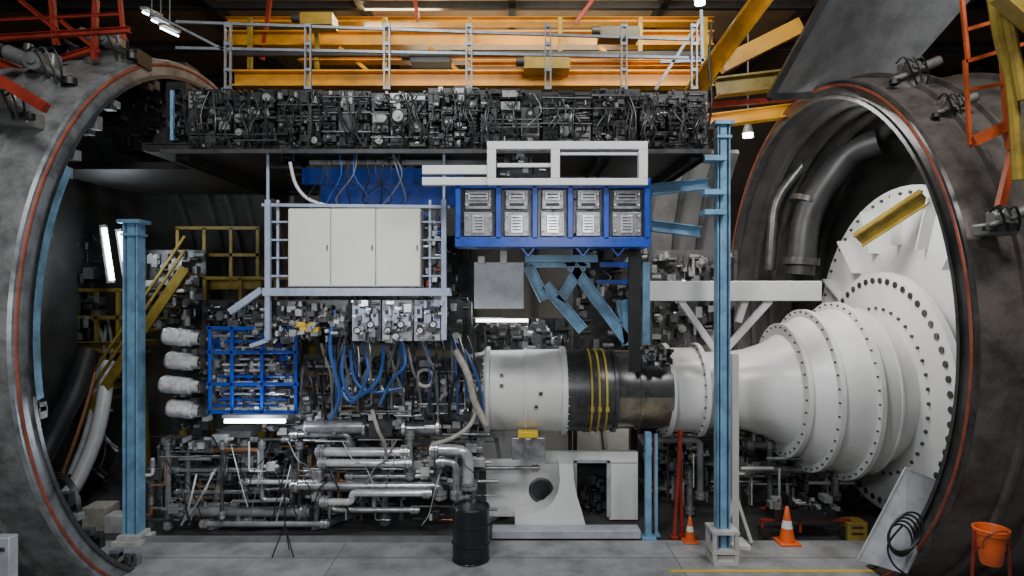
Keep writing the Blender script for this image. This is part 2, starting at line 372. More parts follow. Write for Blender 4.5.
tops=[87,90,88,89,91,86,88,90,87,92,89]
r=random.Random(21)
for i in range(len(xs)-1):
    x0,x1=xs[i],xs[i+1]; w=x1-x0; ty=tops[i]
    e=T('hydraulic_module','dark blocky hydraulic control module with silver fittings on deck','machine',W((x0+x1)/2,148,9.8),'hydraulic modules on the deck')
    b=B(DM1,BLACK,DM2); b.m=1; b.pb(x0+.3,ty+2,x1-.3,148,9.8,.7)
    b.done('housing',e)
    b=B(DM1,DM2,DM3,BLACK,GREY)
    cols=2 if w<42 else 3
    if i%3==2: cols+=1
    for c in range(cols):
        xa=x0+.8+c*(w-1.6)/cols; xb=x0+.8+(c+1)*(w-1.6)/cols-r.uniform(.6,2.5); y=ty+r.uniform(-1,7)
        while y<141:
            h=r.uniform(6,22); y2=min(y+h,147); dd=9.66-r.uniform(0,.2)
            b.m=r.choice([0,0,1,1,3,0,2 if r.random()<.4 else 0]); b.pb(xa,y,xb,y2,dd,.2)
            b.m=r.choice([3,0,2,1]); k=r.random()
            if k<.35: b.pb(xa+1.5,y+2,xb-1.5,y2-2,dd-.03,.04)
            elif k<.7:
                cc=W((xa+xb)/2,(y+y2)/2,dd); rr=min(xb-xa,y2-y)*.33*dd/F; b.cyl(cc,cc-Vector((0,.07,0)),rr,seg=16); b.m=2; b.cyl(cc-Vector((0,.07,0)),cc-Vector((0,.09,0)),rr*.4,seg=10)
            else:
                for q in range(3): yy=y+2+q*(y2-y-3)/3; b.pb(xa+1,yy,xb-1,yy+1.2,dd-.02,.03)
            y=y2+r.uniform(.8,3)
    gear(b,x0,ty,x1,147,9.55,.12,r,60,[0,1,1,3,1,2,0,3],1.2,6)
    b.m=1
    for k in range(3): y=r.uniform(ty+4,142); b.cyl(W(x0,y,9.42),W(x1,y+r.uniform(-1,1),9.42),.012,seg=6)
    b.m=0
    b.done('fittings',e,kind='stuff')
    b=B(BLACK,DM1,DM2)
    for k in range(7):
        b.m=k%3; xa=r.uniform(x0+3,x1-3); b.ptube([(xa,ty+r.uniform(0,20),9.45),(xa+r.uniform(-8,8),112,9.36),(xa+r.uniform(-10,10),130,9.36),(xa+r.uniform(-4,4),147,9.5)],.012,6)
    b.done('hose',e,kind='stuff')
b=B(DSTEEL); b.pb(160,149,712,153,9.5,.1); b.done('deck_edge_channel',None,'grey steel edge channel along the deck front','channel')
v=T('valve_rack','dark rack of piping beside the deck','machine',W(178,148,10))
b=B(DM1,DM2,BLACK,LBLUE); b.m=2; b.pb(166,82,186,148,10,.5); gear(b,166,82,186,148,10,.15,r,40,[0,1,2],2,6); b.m=3; b.pb(170,90,173,140,9.85,.05); b.done('body',v)
b=B(DGREY,DM1,DM2); b.pb(112,92,168,150,11.3,.6); b.pb(140,62,186,96,11.6,.5); gear(b,108,92,170,150,11.3,.3,r,50,[0,1,2],3,10); gear(b,140,60,186,96,11.6,.3,r,36,[0,1,2],3,10); b.done('side_machine_block',None,'dark machinery block at the deck end','machine')
v=T('guard_railing','grey galvanised guard railing along the overhead deck','railing',W(440,88,9.9))
for x in(228,308,387,469,548,624,694):
    b=B(GALV)
    for s in(-2.6,2.6): b.pbeam((x+s,24,10.0),(x+s,89,10.0),.022,.05)
    for y in(26,44,70,88): b.pbeam((x-3.5,y,10.0),(x+3.5,y,10.0),.05,.06)
    b.done('post',v)
for y,y2 in((24,40),(50,58)):
    b=B(GALV); b.pbeam((176,y-2,10.05),(700,y2,10.05),.04,.04); b.done('rail',v)
b=B(GALV); b.pbeam((150,12,10.05),(228,52,10.05),.035,.04); b.done('rail',v)
# ================================================================ CRANE
v=T('overhead_crane','yellow painted overhead travelling crane girders','crane',W(470,90,15))
for xa,xb,y,w,d in((228,712,22,.14,17),(228,712,40,.36,16),(300,700,60,.12,15.2),(235,712,80,.36,14.6),(470,700,66,.1,14.9)):
    b=B(YEL); b.ibeam(W(xa,y,d),W(xb,y,d),w,.35); b.done('girder',v)
for x in(250,317,385,470,560,640,705):
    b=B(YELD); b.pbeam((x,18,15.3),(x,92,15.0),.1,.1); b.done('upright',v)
for x in(340,430,600):
    b=B(YEL); b.pbeam((x,48,15.5),(x+34,76,14.9),.08,.08); b.done('bracing',v)
b=B(DGREY); b.pbeam((232,54,14.3),(700,54,14.3),.1,.1); b.done('festoon_rail',v)
for q,M in(((300,12,332,24,14.5,.5),YELD),((524,56,570,68,14.0,.6),YELD),((600,26,640,36,14.2,.5),DGREY),((410,50,450,62,14.3,.4),DGREY)):
    b=B(M,DGREY); b.pb(*q); b.m=1; b.cyl(W(q[0],(q[1]+q[3])/2,q[4]),W(q[0]-8,(q[1]+q[3])/2,q[4]),.1); b.done('hoist_motor',v)
v=T('jib_beam','yellow diagonal steel beam of the overhead crane','beam',W(700,95,10.3))
b=B(YEL); b.ibeam(W(690,96,11),W(775,-20,9),.28,.25); b.done('beam',v)
b=B(YELD); b.ibeam(W(716,88,12.5),W(800,78,12.5),.35,.3); b.done('cross_beam',v)
b=B(YEL); b.ibeam(W(705,122,13),W(800,110,13),.25,.3); b.done('cross_beam',v)
b=B(YEL); b.pbeam((720,66,12.6),(800,26,12.6),.3,.2); b.done('cross_beam',v)
b=B(RED); b.pbeam((700,106,12.9),(800,98,12.9),.1,.1); b.done('red_rail',v)
for a,c in(((660,62),(718,60)),((701,10),(703,90)),((655,90),(700,20))):
    b=B(GALV); b.pbeam((*a,11.2),(*c,11.2),.05,.05); b.done('handrail',v)
b=B(BLACK); b.ptube([(712,22,9.8),(709,60,9.8),(712,100,9.8),(708,128,9.8)],.02); b.done('cable_lanyard',v)
for i,(x0,y0,x1,y1) in enumerate(((575,24,600,-10),(270,0,262,60),(415,0,418,22),(520,88,560,60))):
    b=B(RED); b.pbeam((x0,y0,16),(x1,y1,16),.09,.09); b.done('red_roof_brace',None,'thin red steel brace under the roof','brace','roof braces')
# ================================================================ BLUE COLUMNS
def column(x,y0,y1,d,w,label):
    z=W(x,y0,d).z; X=W(x,0,d).x
    v=T('support_column',label,'column',(X,d,0),'blue support columns')
    b=B(LBLUE); zb=.12; b.ibeam((X,d,zb),(X,d,z),w,w); b.beam((X,d-.02,zb),(X,d-.02,z),w*.5,w*.6)
    b.done('shaft',v,bevel=.005)
    b=B(LBLUE); b.box((X,d,z),(w*1.5,w*1.5,.06)); b.box((X,d,z-.22),(w*1.2,w*1.2,.04)); b.done('cap_plate',v)
    b=B(WHITED); b.box((X,d,.03),(w*1.9,w*2,.06)); b.box((X,d,.1),(w*1.4,w*1.6,.08))
    b.done('base_plate',v); return v,X,z
column(134,222,545,10.9,.25,'faded blue steel column with flanged cap inside vessel')
v,X,z=column(722,124,560,10.1,.2,'faded blue steel column on white jack base beside duct')
b=B(WHITED)
for s in(-1,1):
    for t in(-1,1): b.beam((X+s*.17,10.1+t*.17,.06),(X+s*.17,10.1+t*.17,.5),.06,.06)
for zz in(.2,.5): b.box((X,10.1,zz),(.42,.42,.05))
b.done('jack_base',v)
for y in(158,192,212):
    b=B(LBLUE); b.box(W(715,y,9.92)-Vector((0,-.1,0)),(.34,.28,.08)); b.done('clamp_collar',v)
for a,c in(((650,190,10.3),(708,184,10.3)),((652,226,10.3),(700,232,10.3))):
    b=B(LBLUE); b.ibeam(W(*a),W(*c),.17,.2); b.done('bracket_arm',v)
v=T('white_support_frame','white steel frame with diagonal struts above the duct','frame',W(735,300,10.8))
b=B(WHITE); b.pb(646,281,822,301,10.8,.35); b.done('beam',v,bevel=.01)
for a,c in(((680,300,10.9),(715,350,10.9)),((770,300,10.9),(725,350,10.9)),((745,300,10.9),(738,322,10.9))):
    b=B(WHITE); b.pbeam(a,c,.1,.1); b.done('strut',v)
v=T('white_post','slender white steel post standing on the floor','post',(3.72,10.7,0))
b=B(WHITE); b.beam((3.72,10.7,0),(3.72,10.7,3.2),.11,.11); b.box((3.72,10.7,.03),(.4,.4,.06)); b.beam((3.72,10.7,.9),(3.5,10.6,.05),.05,.05);b.beam((3.72,10.7,.9),(4.0,10.7,.05),.05,.05); b.done('post',v)

# ================================================================ CABINET + FRAME
v=T('control_cabinet','cream three-door electrical cabinet mounted on pale frame','cabinet',W(354,286,9.7))
b=B(CAB); b.pb(288,209,421,287,9.72,.4); b.done('body',v,bevel=.01)
for i,(a,c) in enumerate(((289,330),(331.5,375),(376.5,420))):
    b=B(CAB); b.pb(a,208.5,c,286,9.68,.04); dr=b.done('door',v,bevel=.006)
    b=B(BLACK); b.pb(c-3.5,245,c-2.5,250,9.66,.02); b.done('handle',dr)
v=T('cabinet_frame','pale blue-grey tubular steel frame hanging from the deck','frame',W(355,345,9.9))
b=B(FRAME)
for x in(268,444): b.pbeam((x,200,9.75),(x,340,9.75),.08,.08)
for x in(268,444): b.pbeam((x,200,10.3),(x,340,10.3),.06,.06); b.pbeam((x,205,9.75),(x,205,10.3),.06)
b.pbeam((262,205,9.8),(450,207,9.8),.05,.05)
b.pb(262,288,450,296,9.7,.3)
b.pbeam((230,312,9.8),(262,290,9.8),.1,.1)
for y in(222,240,258,276): b.pbeam((268,y,9.8),(288,y,9.8),.03); b.pbeam((421,y,9.8),(444,y,9.8),.03)
b.pbeam((430,200,9.85),(430,290,9.85),.04); b.pbeam((278,200,9.85),(278,290,9.85),.04)
b.pbeam((268,340,9.75),(250,346,9.75),.06)
for x in(268,444): b.beam(W(x,200,9.75),Vector((W(x,0,9.75).x,9.75,6.35)),.04)
b.done('tubing',v,bevel=.006)
r=random.Random(77)
b=B(DSTEEL,GREY,BLACK,BRIGHT,LGREY,RED,HOSEB); gear(b,423,212,446,288,10.1,.25,r,40,[0,1,2,3,4,5,6],2,7); b.m=0; b.pb(422,210,446,288,10.12,.04); b.done('side_wiring_board',None,'wiring board of switches beside the cream cabinet','board')
for i,(x0,x1) in enumerate(((352,380),(382,412),(414,444))):
    e=T('gauge_panel','grey panel of small gauges and valves below cabinet','panel',W((x0+x1)/2,342,9.8),'gauge panels')
    b=B(LGREY); b.pb(x0,300,x1,341,9.86,.06); b.done('plate',e,bevel=.005)
    b=B(BRIGHT,BLACK,DSTEEL,GREY,FRAME)
    gear(b,x0,300,x1,343,9.86,.2,r,46,[0,1,2,3,4,0],2,8)
    for k in range(3): b.m=4; b.pb(x0+1+k*9,306+k*4%9,x0+8+k*9,318+k*5%11,9.7,.15); b.m=1; b.pb(x0+3+k*9,309+k*4%9,x0+6+k*9,314,9.69,.02)
    b.done('fittings',e,kind='stuff')
    for k in range(2):
        b=B(WHITE,BLACK); p=W(x0+7+k*13,330-k*6,9.8); b.cyl(p,p-Vector((0,.12,0)),.05,seg=16); b.m=1; b.torus(p-Vector((0,.12,0)),(0,1,0),.05,.01,16,6); b.beam(p-Vector((0,.125,0)),p-Vector((.02,.125,-.03)),.008); b.done('gauge',e)
b=B(DSTEEL,STEEL,GREY,BLACK,BRIGHT,WHITED); b.pb(252,300,348,322,10.0,.2); gear(b,252,299,350,342,10.0,.2,r,120,None,2,8); b.done('junction_box',None,'dark junction box cluster under cabinet frame','junction box')
b=B(YEL2); b.pb(292,322,314,327,9.9,.15); b.pb(299,327,318,332,9.9,.15); b.done('yellow_bracket',None,'small bright yellow bracket below the cabinet','bracket',bevel=.01)
# ================================================================ BLUE RACK + MODULES
v=T('blue_module_rack','bright blue steel rack holding silver valve modules','rack',W(553,245,9.3))
b=B(BLUE)
b.pb(455,178,651,188,9.18,.5); b.pb(455,237,651,247,9.18,.5)
for x in(458,498.5,535,570.5,606.5,647.5): b.pb(x-2.6,186,x+2.6,239,9.18,.14)
b.pb(455,187,651,238,9.6,.05)
for x in(520,575,610): b.pbeam((x,246,9.3),(x+8,256,9.3),.03);b.pbeam((x+16,246,9.3),(x+8,256,9.3),.03)
b.pbeam((455,176,9.2),(475,182,9.2),.06); b.done('frame',v,bevel=.006)
for i in range(5):
    x0=(461,501.5,538,573.5,609.5)[i]; x1=(495.5,532,567.5,603.5,644.5)[i]; w=x1-x0; cx=(x0+x1)/2
    e=T('valve_module','tall metallic valve module with ribbed cover in blue rack','machine',W(cx,237,9.3),'silver valve modules')
    b=B(DM2,BLACK); b.pb(x0,188,x1,237,9.36,.2); b.m=1; gear(b,x0,188,x1,237,9.35,.06,r,14,[0,1],2,6); b.done('body',e)
    b=B(SILV,DM2,BLACK,BRIGHT)
    b.m=0; b.pb(x0+4,190,x1-4,209,9.27,.12); b.pb(x0+3,212,x1-3,236,9.26,.12)
    b.m=3; b.pb(x0+7,192,x1-7,200,9.24,.05); b.pb(cx-6,215,cx+6,233,9.23,.05)
    for s in(-1,1):
        b.m=3; 
        for y in(194,205,216,231): b.cyl(W(cx+s*(w/2-5.5),y,9.26),W(cx+s*(w/2-5.5),y,9.22),.018,seg=8)
    b.m=2; b.pb(x0+9,193.5,x1-9,195,9.235,.02); b.pb(x0+9,197,x1-9,198.5,9.235,.02)
    b.m=1
    for y in(217,220,223,226,229): b.pb(cx-4.5,y,cx+4.5,y+1.3,9.225,.02)
    b.m=2; b.pb(x0+8,203,x1-8,206,9.265,.02)
    b.done('cover',e,bevel=.008)
b=B(BLUE); b.pb(302,168,455,184,10.2,.15); b.pb(320,184,455,206,10.4,.1); b.done('blue_cable_tray',None,'bright blue cable tray under the deck','cable tray')
b=B(BLUE); b.pb(600,262,640,267,10.4,.15); b.pb(596,280,636,284,10.4,.1); b.done('blue_bracket_tray',None,'short blue bracket tray near the rack','cable tray')
v=T('white_tube_frame','white rectangular tube frame above the blue rack','frame',W(567,185,9.1))
b=B(WHITE)
b.pb(487,141,648,149,9.05,.12); b.pb(487,178,648,185,9.05,.12)
for x in(487,551,639): b.pb(x,149,x+9,178,9.05,.12)
b.pb(551,152,640,155,9.1,.06); b.pb(497,163,551,167,9.1,.06)
b.pb(422,165,487,174,9.08,.12); b.pb(422,177,487,185,9.12,.12); b.done('tubing',v,bevel=.008)
b=B(DM2,DM1,STEEL); b.m=1; b.pb(498,168,550,177,9.3,.1); gear(b,498,152,550,177,9.3,.1,r,20,[0,1,2],3,8); b.done('motor_block',None,'dark motor block inside the white frame','motor')
v=T('blue_brace','faded blue welded steel brace below the rack','brace',W(580,345,10.3))
for a,c in(((527,262),(590,262)),((545,285),(583,330)),((566,258),(628,342)),((583,262),(560,300)),((528,266),(545,300)),((622,300),(628,345))):
    b=B(LBLUE); b.ibeam(W(a[0],a[1],10.3),W(c[0],c[1],10.3),.18,.16); b.done('strut',v)
b=B(LBLUE); b.pb(525,255,598,262,10.2,.2); b.done('top_plate',v)
b=B(LGREY,WHITED); b.pb(474,262,524,309,10.0,.2); b.m=1; b.pb(478,256,485,264,9.95,.1); b.pb(500,250,507,264,9.95,.1); b.done('junction_enclosure',None,'light grey metal enclosure box hanging beneath rack','enclosure',bevel=.01)
b=B(BLACK); b.pb(629,246,641,372,9.9,.08); b.done('black_cable_duct',None,'black vertical cable duct beside the blue brace','cable duct')
b=B(LBLUE); b.pb(643,262,650,345,10.4,.1); b.done('blue_riser',None,'faded blue vertical riser by the white frame','riser')
r=random.Random(5)
for i,(x0,y0,x1,y1,d) in enumerate(((318,232,392,345,13.2),(395,236,470,350,13.0),(475,318,570,352,13.0),(575,230,650,350,13.4),(650,250,735,345,14.2),(145,250,205,330,14.0),(205,300,300,330,13.5))):
    e=T('background_rack','dark instrument rack with pipes behind the engine','rack',Vector((W((x0+x1)/2,y1,d).x,d,0)),'racks behind the engine')
    b=B(DSTEEL,GREY); 
    for x in(x0,x1): b.beam(W(x,y0,d),Vector((W(x,0,d).x,d,0)),.08,.08)
    b.pb(x0,y0,x1,y1,d+.1,.1); b.done('frame',e)
    b=B(*LIT); gear(b,x0,y0,x1,y1,d+.1,.35,r,130,[0,1,2,2,1,4,1,6 if i%2 else 1,4],3,11); b.done('fittings',e,kind='stuff')
b=B(GLOW2); b.pb(476,319,528,322,12.6,.05); b.done('strip_lamp',None,'small glowing strip lamp behind the engine','lamp')
# ================================================================ LOWER PIPE WORK
def pipe(pts,r_,m=STEEL,fl=True,label='silver steel pipe with bolted flanges below the engine',name='steel_pipe'):
    b=B(m); Q=[W(*p) for p in pts]; b.elbow(Q,r_)
    ob=b.done(name,None,label,'pipe','pipework under the engine')
    if fl:
        for k in(0,-1):
            n=(Q[1]-Q[0]).normalized() if k==0 else (Q[-2]-Q[-1]).normalized()
            f=B(STEEL); c=Q[k]+n*.06; f.cyl(c-n*.03,c+n*.03,r_*1.6,seg=16); f.cyl(c+n*.04,c+n*.09,r_*1.6,seg=16); f.done('flange',ob)
    return ob
pipe([(316,452,11),(410,452,11)],.08,BRIGHT)
pipe([(318,463,10.9),(412,463,10.9)],.065,BRIGHT)
pipe([(290,486,11),(440,486,11),(440,500,11)],.07,STEEL)
pipe([(320,502,10.8),(352,502,10.8),(352,493,10.8),(432,493,10.8)],.06,BRIGHT)
pipe([(330,474,11.2),(330,510,11.2),(420,510,11.2)],.05,STEEL)
pipe([(180,512,11.3),(310,512,11.3)],.09,GREY)
pipe([(200,524,11.0),(330,524,11.0)],.05,GREY)
pipe([(350,450,11.3),(350,434,11.3),(290,434,11.3)],.06,STEEL)
pipe([(430,450,11.0),(468,450,11.0),(468,490,11.0)],.1,BRIGHT)
pipe([(436,462,10.8),(456,462,10.8),(456,500,10.8)],.06,STEEL)
pipe([(410,430,11.0),(410,480,11.0)],.05,STEEL)
pipe([(385,436,11.4),(385,525,11.4)],.06,GREY)
pipe([(300,440,11.3),(300,520,11.3)],.05,DSTEEL)
pipe([(262,440,11.1),(262,500,11.1),(290,500,11.1)],.04,STEEL)
pipe([(168,440,11.2),(168,530,11.2)],.05,GREY)
pipe([(188,440,11.4),(188,505,11.4),(240,505,11.4)],.05,STEEL)
pipe([(205,450,11.3),(260,450,11.3),(260,470,11.3)],.04,COPPER)
pipe([(222,520,10.9),(222,440,10.9)],.03,DSTEEL)
pipe([(170,470,11.2),(280,470,11.2)],.04,STEEL)
pipe([(175,492,11.25),(270,492,11.25)],.035,STEEL)
pipe([(240,482,11.0),(320,482,11.0),(320,470,11.0)],.04,BRIGHT)
pipe([(345,476,11.1),(430,476,11.1)],.05,STEEL)
pipe([(150,482,11.6),(150,528,11.6)],.06,GREY)
pipe([(245,440,11.5),(245,520,11.5)],.06,GREY)
pipe([(478,468,11.5),(540,468,11.5)],.04,STEEL)
pipe([(640,440,11.8),(700,440,11.8),(700,500,11.8)],.06,GREY)
pipe([(745,445,12.2),(830,445,12.2)],.06,GREY)
pipe([(745,470,12.0),(835,470,12.0),(835,500,12.0)],.07,STEEL)
pipe([(690,470,12.2),(690,515,12.2)],.06,STEEL)
pipe([(770,440,12.2),(770,510,12.2)],.05,GREY)
r=random.Random(9)
for i in range(150):
    x=r.uniform(150,472); y=433+r.uniform(0,82); d=r.uniform(11.0,12.3); k=r.random()
    if k<.5: pts=[(x,y,d),(x+r.uniform(15,60),y,d)]
    elif k<.75: pts=[(x,y,d),(x,min(y+r.uniform(15,50),520),d)]
    else:
        y2=min(y+r.uniform(12,35),520); pts=[(x,y,d),(x,y2,d),(x+r.choice([-1,1])*r.uniform(12,36),y2,d)]
    pipe(pts,r.uniform(.01,.03),r.choice([STEEL,GREY,DSTEEL,BRIGHT,WHITED,DSTEEL,STEEL,DSTEEL,COPPER]),r.random()<.2,'thin metal service pipe among the pipework','service_pipe')
for i in range(50):
    x=r.uniform(640,850); y=r.uniform(432,490); d=r.uniform(11.6,13); k=r.random()
    pts=[(x,y,d),(x+r.uniform(20,50),y,d)] if k<.5 else [(x,y,d),(x,min(y+r.uniform(20,60),505),d)]
    pipe(pts,r.uniform(.012,.035),r.choice([STEEL,GREY,DSTEEL,WHITED,BRIGHT]),False,'thin metal service pipe beside the duct','service_pipe')
for i in range(46):
    x=r.uniform(155,480); y=r.uniform(438,515); d=r.uniform(10.95,11.8)
    w=r.uniform(7,15)
    e=T('valve_block','metal valve block with handwheel amid the pipework','valve',W(x,y+8,d),'valves under the engine')
    b=B(r.choice([STEEL,GREY,DSTEEL,BRIGHT,WHITED,DSTEEL])); b.pb(x-w/2,y-4,x+w/2,y+5,d,.14); b.cyl(W(x-w,y,d+.06),W(x+w,y,d+.06),.03); b.done('body',e,bevel=.01)
    b=B(r.choice([DSTEEL,STEEL,STEEL,BLACK,DSTEEL])); c=W(x,y-9,d+.06); b.torus(c,(0,.3,1),.06,.011,18,6); b.cyl(c,W(x,y-2,d+.06),.012,seg=8); b.box(c,(.11,.012,.012)); b.done('handwheel',e)
for i,(x0,x1,y0,m) in enumerate(((160,235,445,GREY),(240,318,445,DSTEEL),(322,400,440,GREY),(404,470,440,WHITED),(640,700,430,DSTEEL),(702,790,430,GREY),(792,850,450,DSTEEL))):
    d=13.0
    e=T('pipe_rack','steel rack crowded with tubing standing behind pipework','rack',Vector((W((x0+x1)/2,0,d).x,d,0)),'pipe racks')
    b=B(m); zt=W(0,y0,d).z; xa=W(x0,0,d).x; xb=W(x1,0,d).x
    for x in(xa,xb): b.beam((x,d,0),(x,d,zt),.07,.07)
    for k in range(3): b.beam((xa,d,zt*(k+.6)/3),(xb,d,zt*(k+.6)/3),.05,.05)
    b.box(((xa+xb)/2,d+.2,zt/2),(xb-xa,.04,zt)); b.done('frame',e)
    b=B(*LIT); gear(b,x0,y0,x1,495,d-.02,.3,r,130,[0,0,3,1,4,6,1,0,4,2],2,9); b.done('fittings',e,kind='stuff')
def cable(pts,r_,m,label='flexible hose looping beside engine',name='hose',cat='hose',g='hoses and cables around the engine'):
    b=B(m); b.ptube(pts,r_,8); return b.done(name,None,label,cat,g)
cable([(345,345,10.2),(342,372,10.1),(352,398,10.2),(378,380,10.2),(384,345,10.2)],.028,HOSEB,'blue hose looping below the gauge panels')
cable([(362,343,10.1),(368,372,10.0),(352,402,10.1),(335,380,10.2)],.025,HOSEB,'blue hose looping below the gauge panels')
cable([(402,343,10.1),(405,365,10.0),(392,380,10.1),(380,405,10.3)],.025,HOSEB,'blue hose looping below the gauge panels')
cable([(335,310,9.9),(330,350,9.9),(340,395,10.1),(330,420,10.5)],.03,HOSEB,'blue hose looping below the gauge panels')
cable([(350,350,10.3),(355,380,10.3),(372,392,10.3),(402,388,10.4)],.025,HOSEB,'blue hose looping below the gauge panels')
cable([(455,350,10.4),(468,375,10.4),(474,400,10.5),(486,425,10.6)],.055,BEIGE,'beige corrugated hose curving down by white casing')
cable([(432,445,10.6),(452,438,10.5),(470,425,10.6),(478,405,10.8)],.035,BEIGE,'beige insulated hose beneath the casing')
cable([(372,410,10.5),(378,430,10.4),(385,445,10.6),(386,460,10.8)],.03,BEIGE,'beige insulated hose beneath the casing')
cable([(290,162,9.6),(296,185,9.7),(310,200,9.8),(335,207,9.9)],.025,WHITE,'thin white cable draping under deck')
for i in range(14):
    x=r.uniform(320,400); cable([(x,152,9.7),(x+r.uniform(-10,10),175,9.6),(x+r.uniform(-22,22),200,9.8),(x+r.uniform(-18,18),208,9.95)],.01,r.choice([BLACK,GREY,BLACK,HOSEB]),'thin cable hanging from the deck','cable','cable')
for i in range(44):
    x=r.uniform(300,470); y=r.uniform(330,365); a=r.uniform(-18,18)
    cable([(x,y,10.85),(x+a*.5,y+r.uniform(12,22),10.75),(x+a,y+r.uniform(30,40),10.8),(x+a*1.2,y+r.uniform(45,65),11)],r.uniform(.01,.026),r.choice([BLACK,BLACK,GREY,GREY,DSTEEL,HOSEB,STEEL,BEIGE,WHITED]),'thin cable strung over the engine core','cable','cable')
for i in range(24):
    x=r.uniform(165,470); y=r.uniform(436,480); a=r.uniform(-26,26)
    cable([(x,y,11),(x+a*.5,y+20,10.8),(x+a,y+r.uniform(25,45),10.9),(x+a*1.6,min(y+60,525),11)],r.uniform(.008,.018),r.choice([BLACK,BLACK,GREY,WHITED]),'thin cable trailing among the pipework','cable','cable')
b=B(*LIT); b.m=1; b.pb(642,350,670,366,11.1,.1); gear(b,640,346,674,368,11.1,.2,r,50,[0,1,2,2,4],2,7); b.done('sensor_cluster',None,'dark sensor and wiring cluster over the tailpipe','sensor')
# ================================================================ LOWER CENTRE
d=11.85
v=T('white_wall_bay','broad off-white support wall with dark rectangular opening','partition',Vector((W(560,0,d).x,d,0)))
yb=517
b=B(WHITE); b.pb(486,460,576,yb,d,.12); b.pb(609,455,638,yb+3,d,.12); b.pb(545,452,638,463,d-.02,.14); b.done('panel',v,bevel=.01)
b=B(DGREY); b.pb(570,458,615,yb,d+.7,.05); b.done('recess',v)
b=B(DGREY,DSTEEL,STEEL,BLACK); gear(b,577,470,608,512,d+.65,.3,r,24,[0,1,3,1],3,9); b.m=0; b.pb(577,466,608,512,d+.64,.03); b.done('recess_machinery',v)
b=B(LGREY); b.pb(573.5,461,577,yb,d-.04,.1);b.pb(607,461,610.5,yb,d-.04,.1); b.pb(574,460,610,463,d-.04,.1); b.done('frame',v)
b=B(DSTEEL,DGREY); c=W(541,490,d); b.torus(c,(0,1,0),.2,.03,28); b.m=1; b.cyl(c-Vector((0,.015,0)),c+Vector((0,.02,0)),.19,seg=28); b.done('painted_round_recess',v)  # hole's dark inside is painted as a dark disc on the wall
v=T('white_pedestal','white painted cast pedestal with sweeping curved foot','pedestal',Vector((W(552,0,11.4).x,11.2,0)))
b=B(WHITE); dd=11.2
lf=[(559,464),(560,480),(558,492),(553,502),(545,509),(532,514),(515,519),(515,527)]; rt=[(586,527),(582,512),(577,496),(574,480),(573,464)]
q=[W(x,y,dd) for x,y in lf+rt]
n=Vector((0,.5,0)); m=len(q); b.add(q+[p+n for p in q],[tuple(range(m)),tuple(range(m,2*m))[::-1]]+[(i,(i+1)%m,m+(i+1)%m,m+i) for i in range(m)]); b.done('body',v)
b=B(LGREY); b.pb(492,531,641,539,10.9,.3); b.done('low_step',None,'light grey steel step on the floor','step',bevel=.01)
b=B(GREY); b.box((-3.4,10.86,.04),(6,.1,.08)); b.done('kerb_rail',None,'grey steel kerb rail along the walkway edge','kerb')
X=W(471,0,10.15).x
v=T('oil_drum','black steel drum standing on the grey floor','drum',(X,10.15,0))
b=B(mat('drum_black_paint',(.012,.013,.015),.25,.1,.3,4)); R=.29; H=.86
b.rev([(0,.005),(0,R),(.02,R+.012),(.04,R),(.27,R),(.285,R+.018),(.3,R),(.56,R),(.575,R+.018),(.59,R),(H-.04,R),(H-.02,R+.012),(H,R),(H,R-.02),(H-.03,R-.03),(H-.03,.005)],(X,10.15,0),(0,0,1),36); b.done('body',v)
b=B(DSTEEL); b.cyl((X+.13,10.05,H-.03),(X+.13,10.05,H),.035); b.done('bung',v)
def cone(px,d,s,label):
    X=W(px,0,d).x; v=T('traffic_cone',label,'traffic cone',(X,d,0),'traffic cones')
    b=B(ORANGE); b.box((X,d,.02*s),(.38*s,.38*s,.04*s)); b.done('base',v,bevel=.01)
    b=B(ORANGE,WHITE); b.rev([(.04*s,.14*s),(.28*s,.1*s)],(X,d,0),(0,0,1),24); b.m=1; b.rev([(.28*s,.1*s),(.42*s,.075*s)],(X,d,0),(0,0,1),24); b.m=0; b.rev([(.42*s,.075*s),(.66*s,.03*s),(.67*s,.02*s),(.67*s,.001)],(X,d,0),(0,0,1),24); b.done('cone',v)
cone(787,10.8,.92,'orange traffic cone with white band beside equipment')
cone(690,10.85,.65,'small orange traffic cone beside the blue column')
def spost(px,y0,d,m,w,label,lean=0):
    X=W(px,0,d).x; v=T('slim_post',label,'post',(X,d,0),'slim painted posts')
    z=W(0,y0,d).z; b=B(m); b.beam((X,d,.03),(X+lean,d,z),w,w); b.done('shaft',v)
    b=B(m); b.box((X,d,.02),(w*2.4,w*2.4,.04)); b.done('foot_plate',v)
spost(648,432,11.0,LBLUE,.1,'slim faded blue post by the white wall')
spost(656,434,11.1,LBLUE,.05,'thin faded blue post by the white wall')
spost(674,430,11.0,RED,.05,'thin red post by the white wall',.12)
spost(682,430,11.1,RED,.06,'thin red post by the white wall',-.05)
spost(654,436,11.3,RED,.03,'thin red post by the white wall')
v=T('tool_trolley','dark wheeled trolley with red rails on the floor','trolley',Vector((W(815,0,11).x,11,0)))
b=B(RED); b.pbeam((760,520,11),(850,520,11),.04); b.pbeam((760,508,11.3),(840,508,11.3),.03)
for x in(762,800,848): b.beam(W(x,520,11),Vector((W(x,0,11).x,11,.1)),.04)
b.done('frame',v)
for x in(765,845): b=B(BLACK); c=Vector((W(x,0,11).x,11,.1)); b.cyl(c-Vector((0,.03,0)),c+Vector((0,.03,0)),.1,seg=16); b.done('wheel',v)
b=B(BLACK,GREY,STEEL); b.pb(775,510,835,520,10.9,.4); gear(b,765,496,845,512,11.1,.3,r,40,[0,1,0,2],2,9); b.done('tray',v)
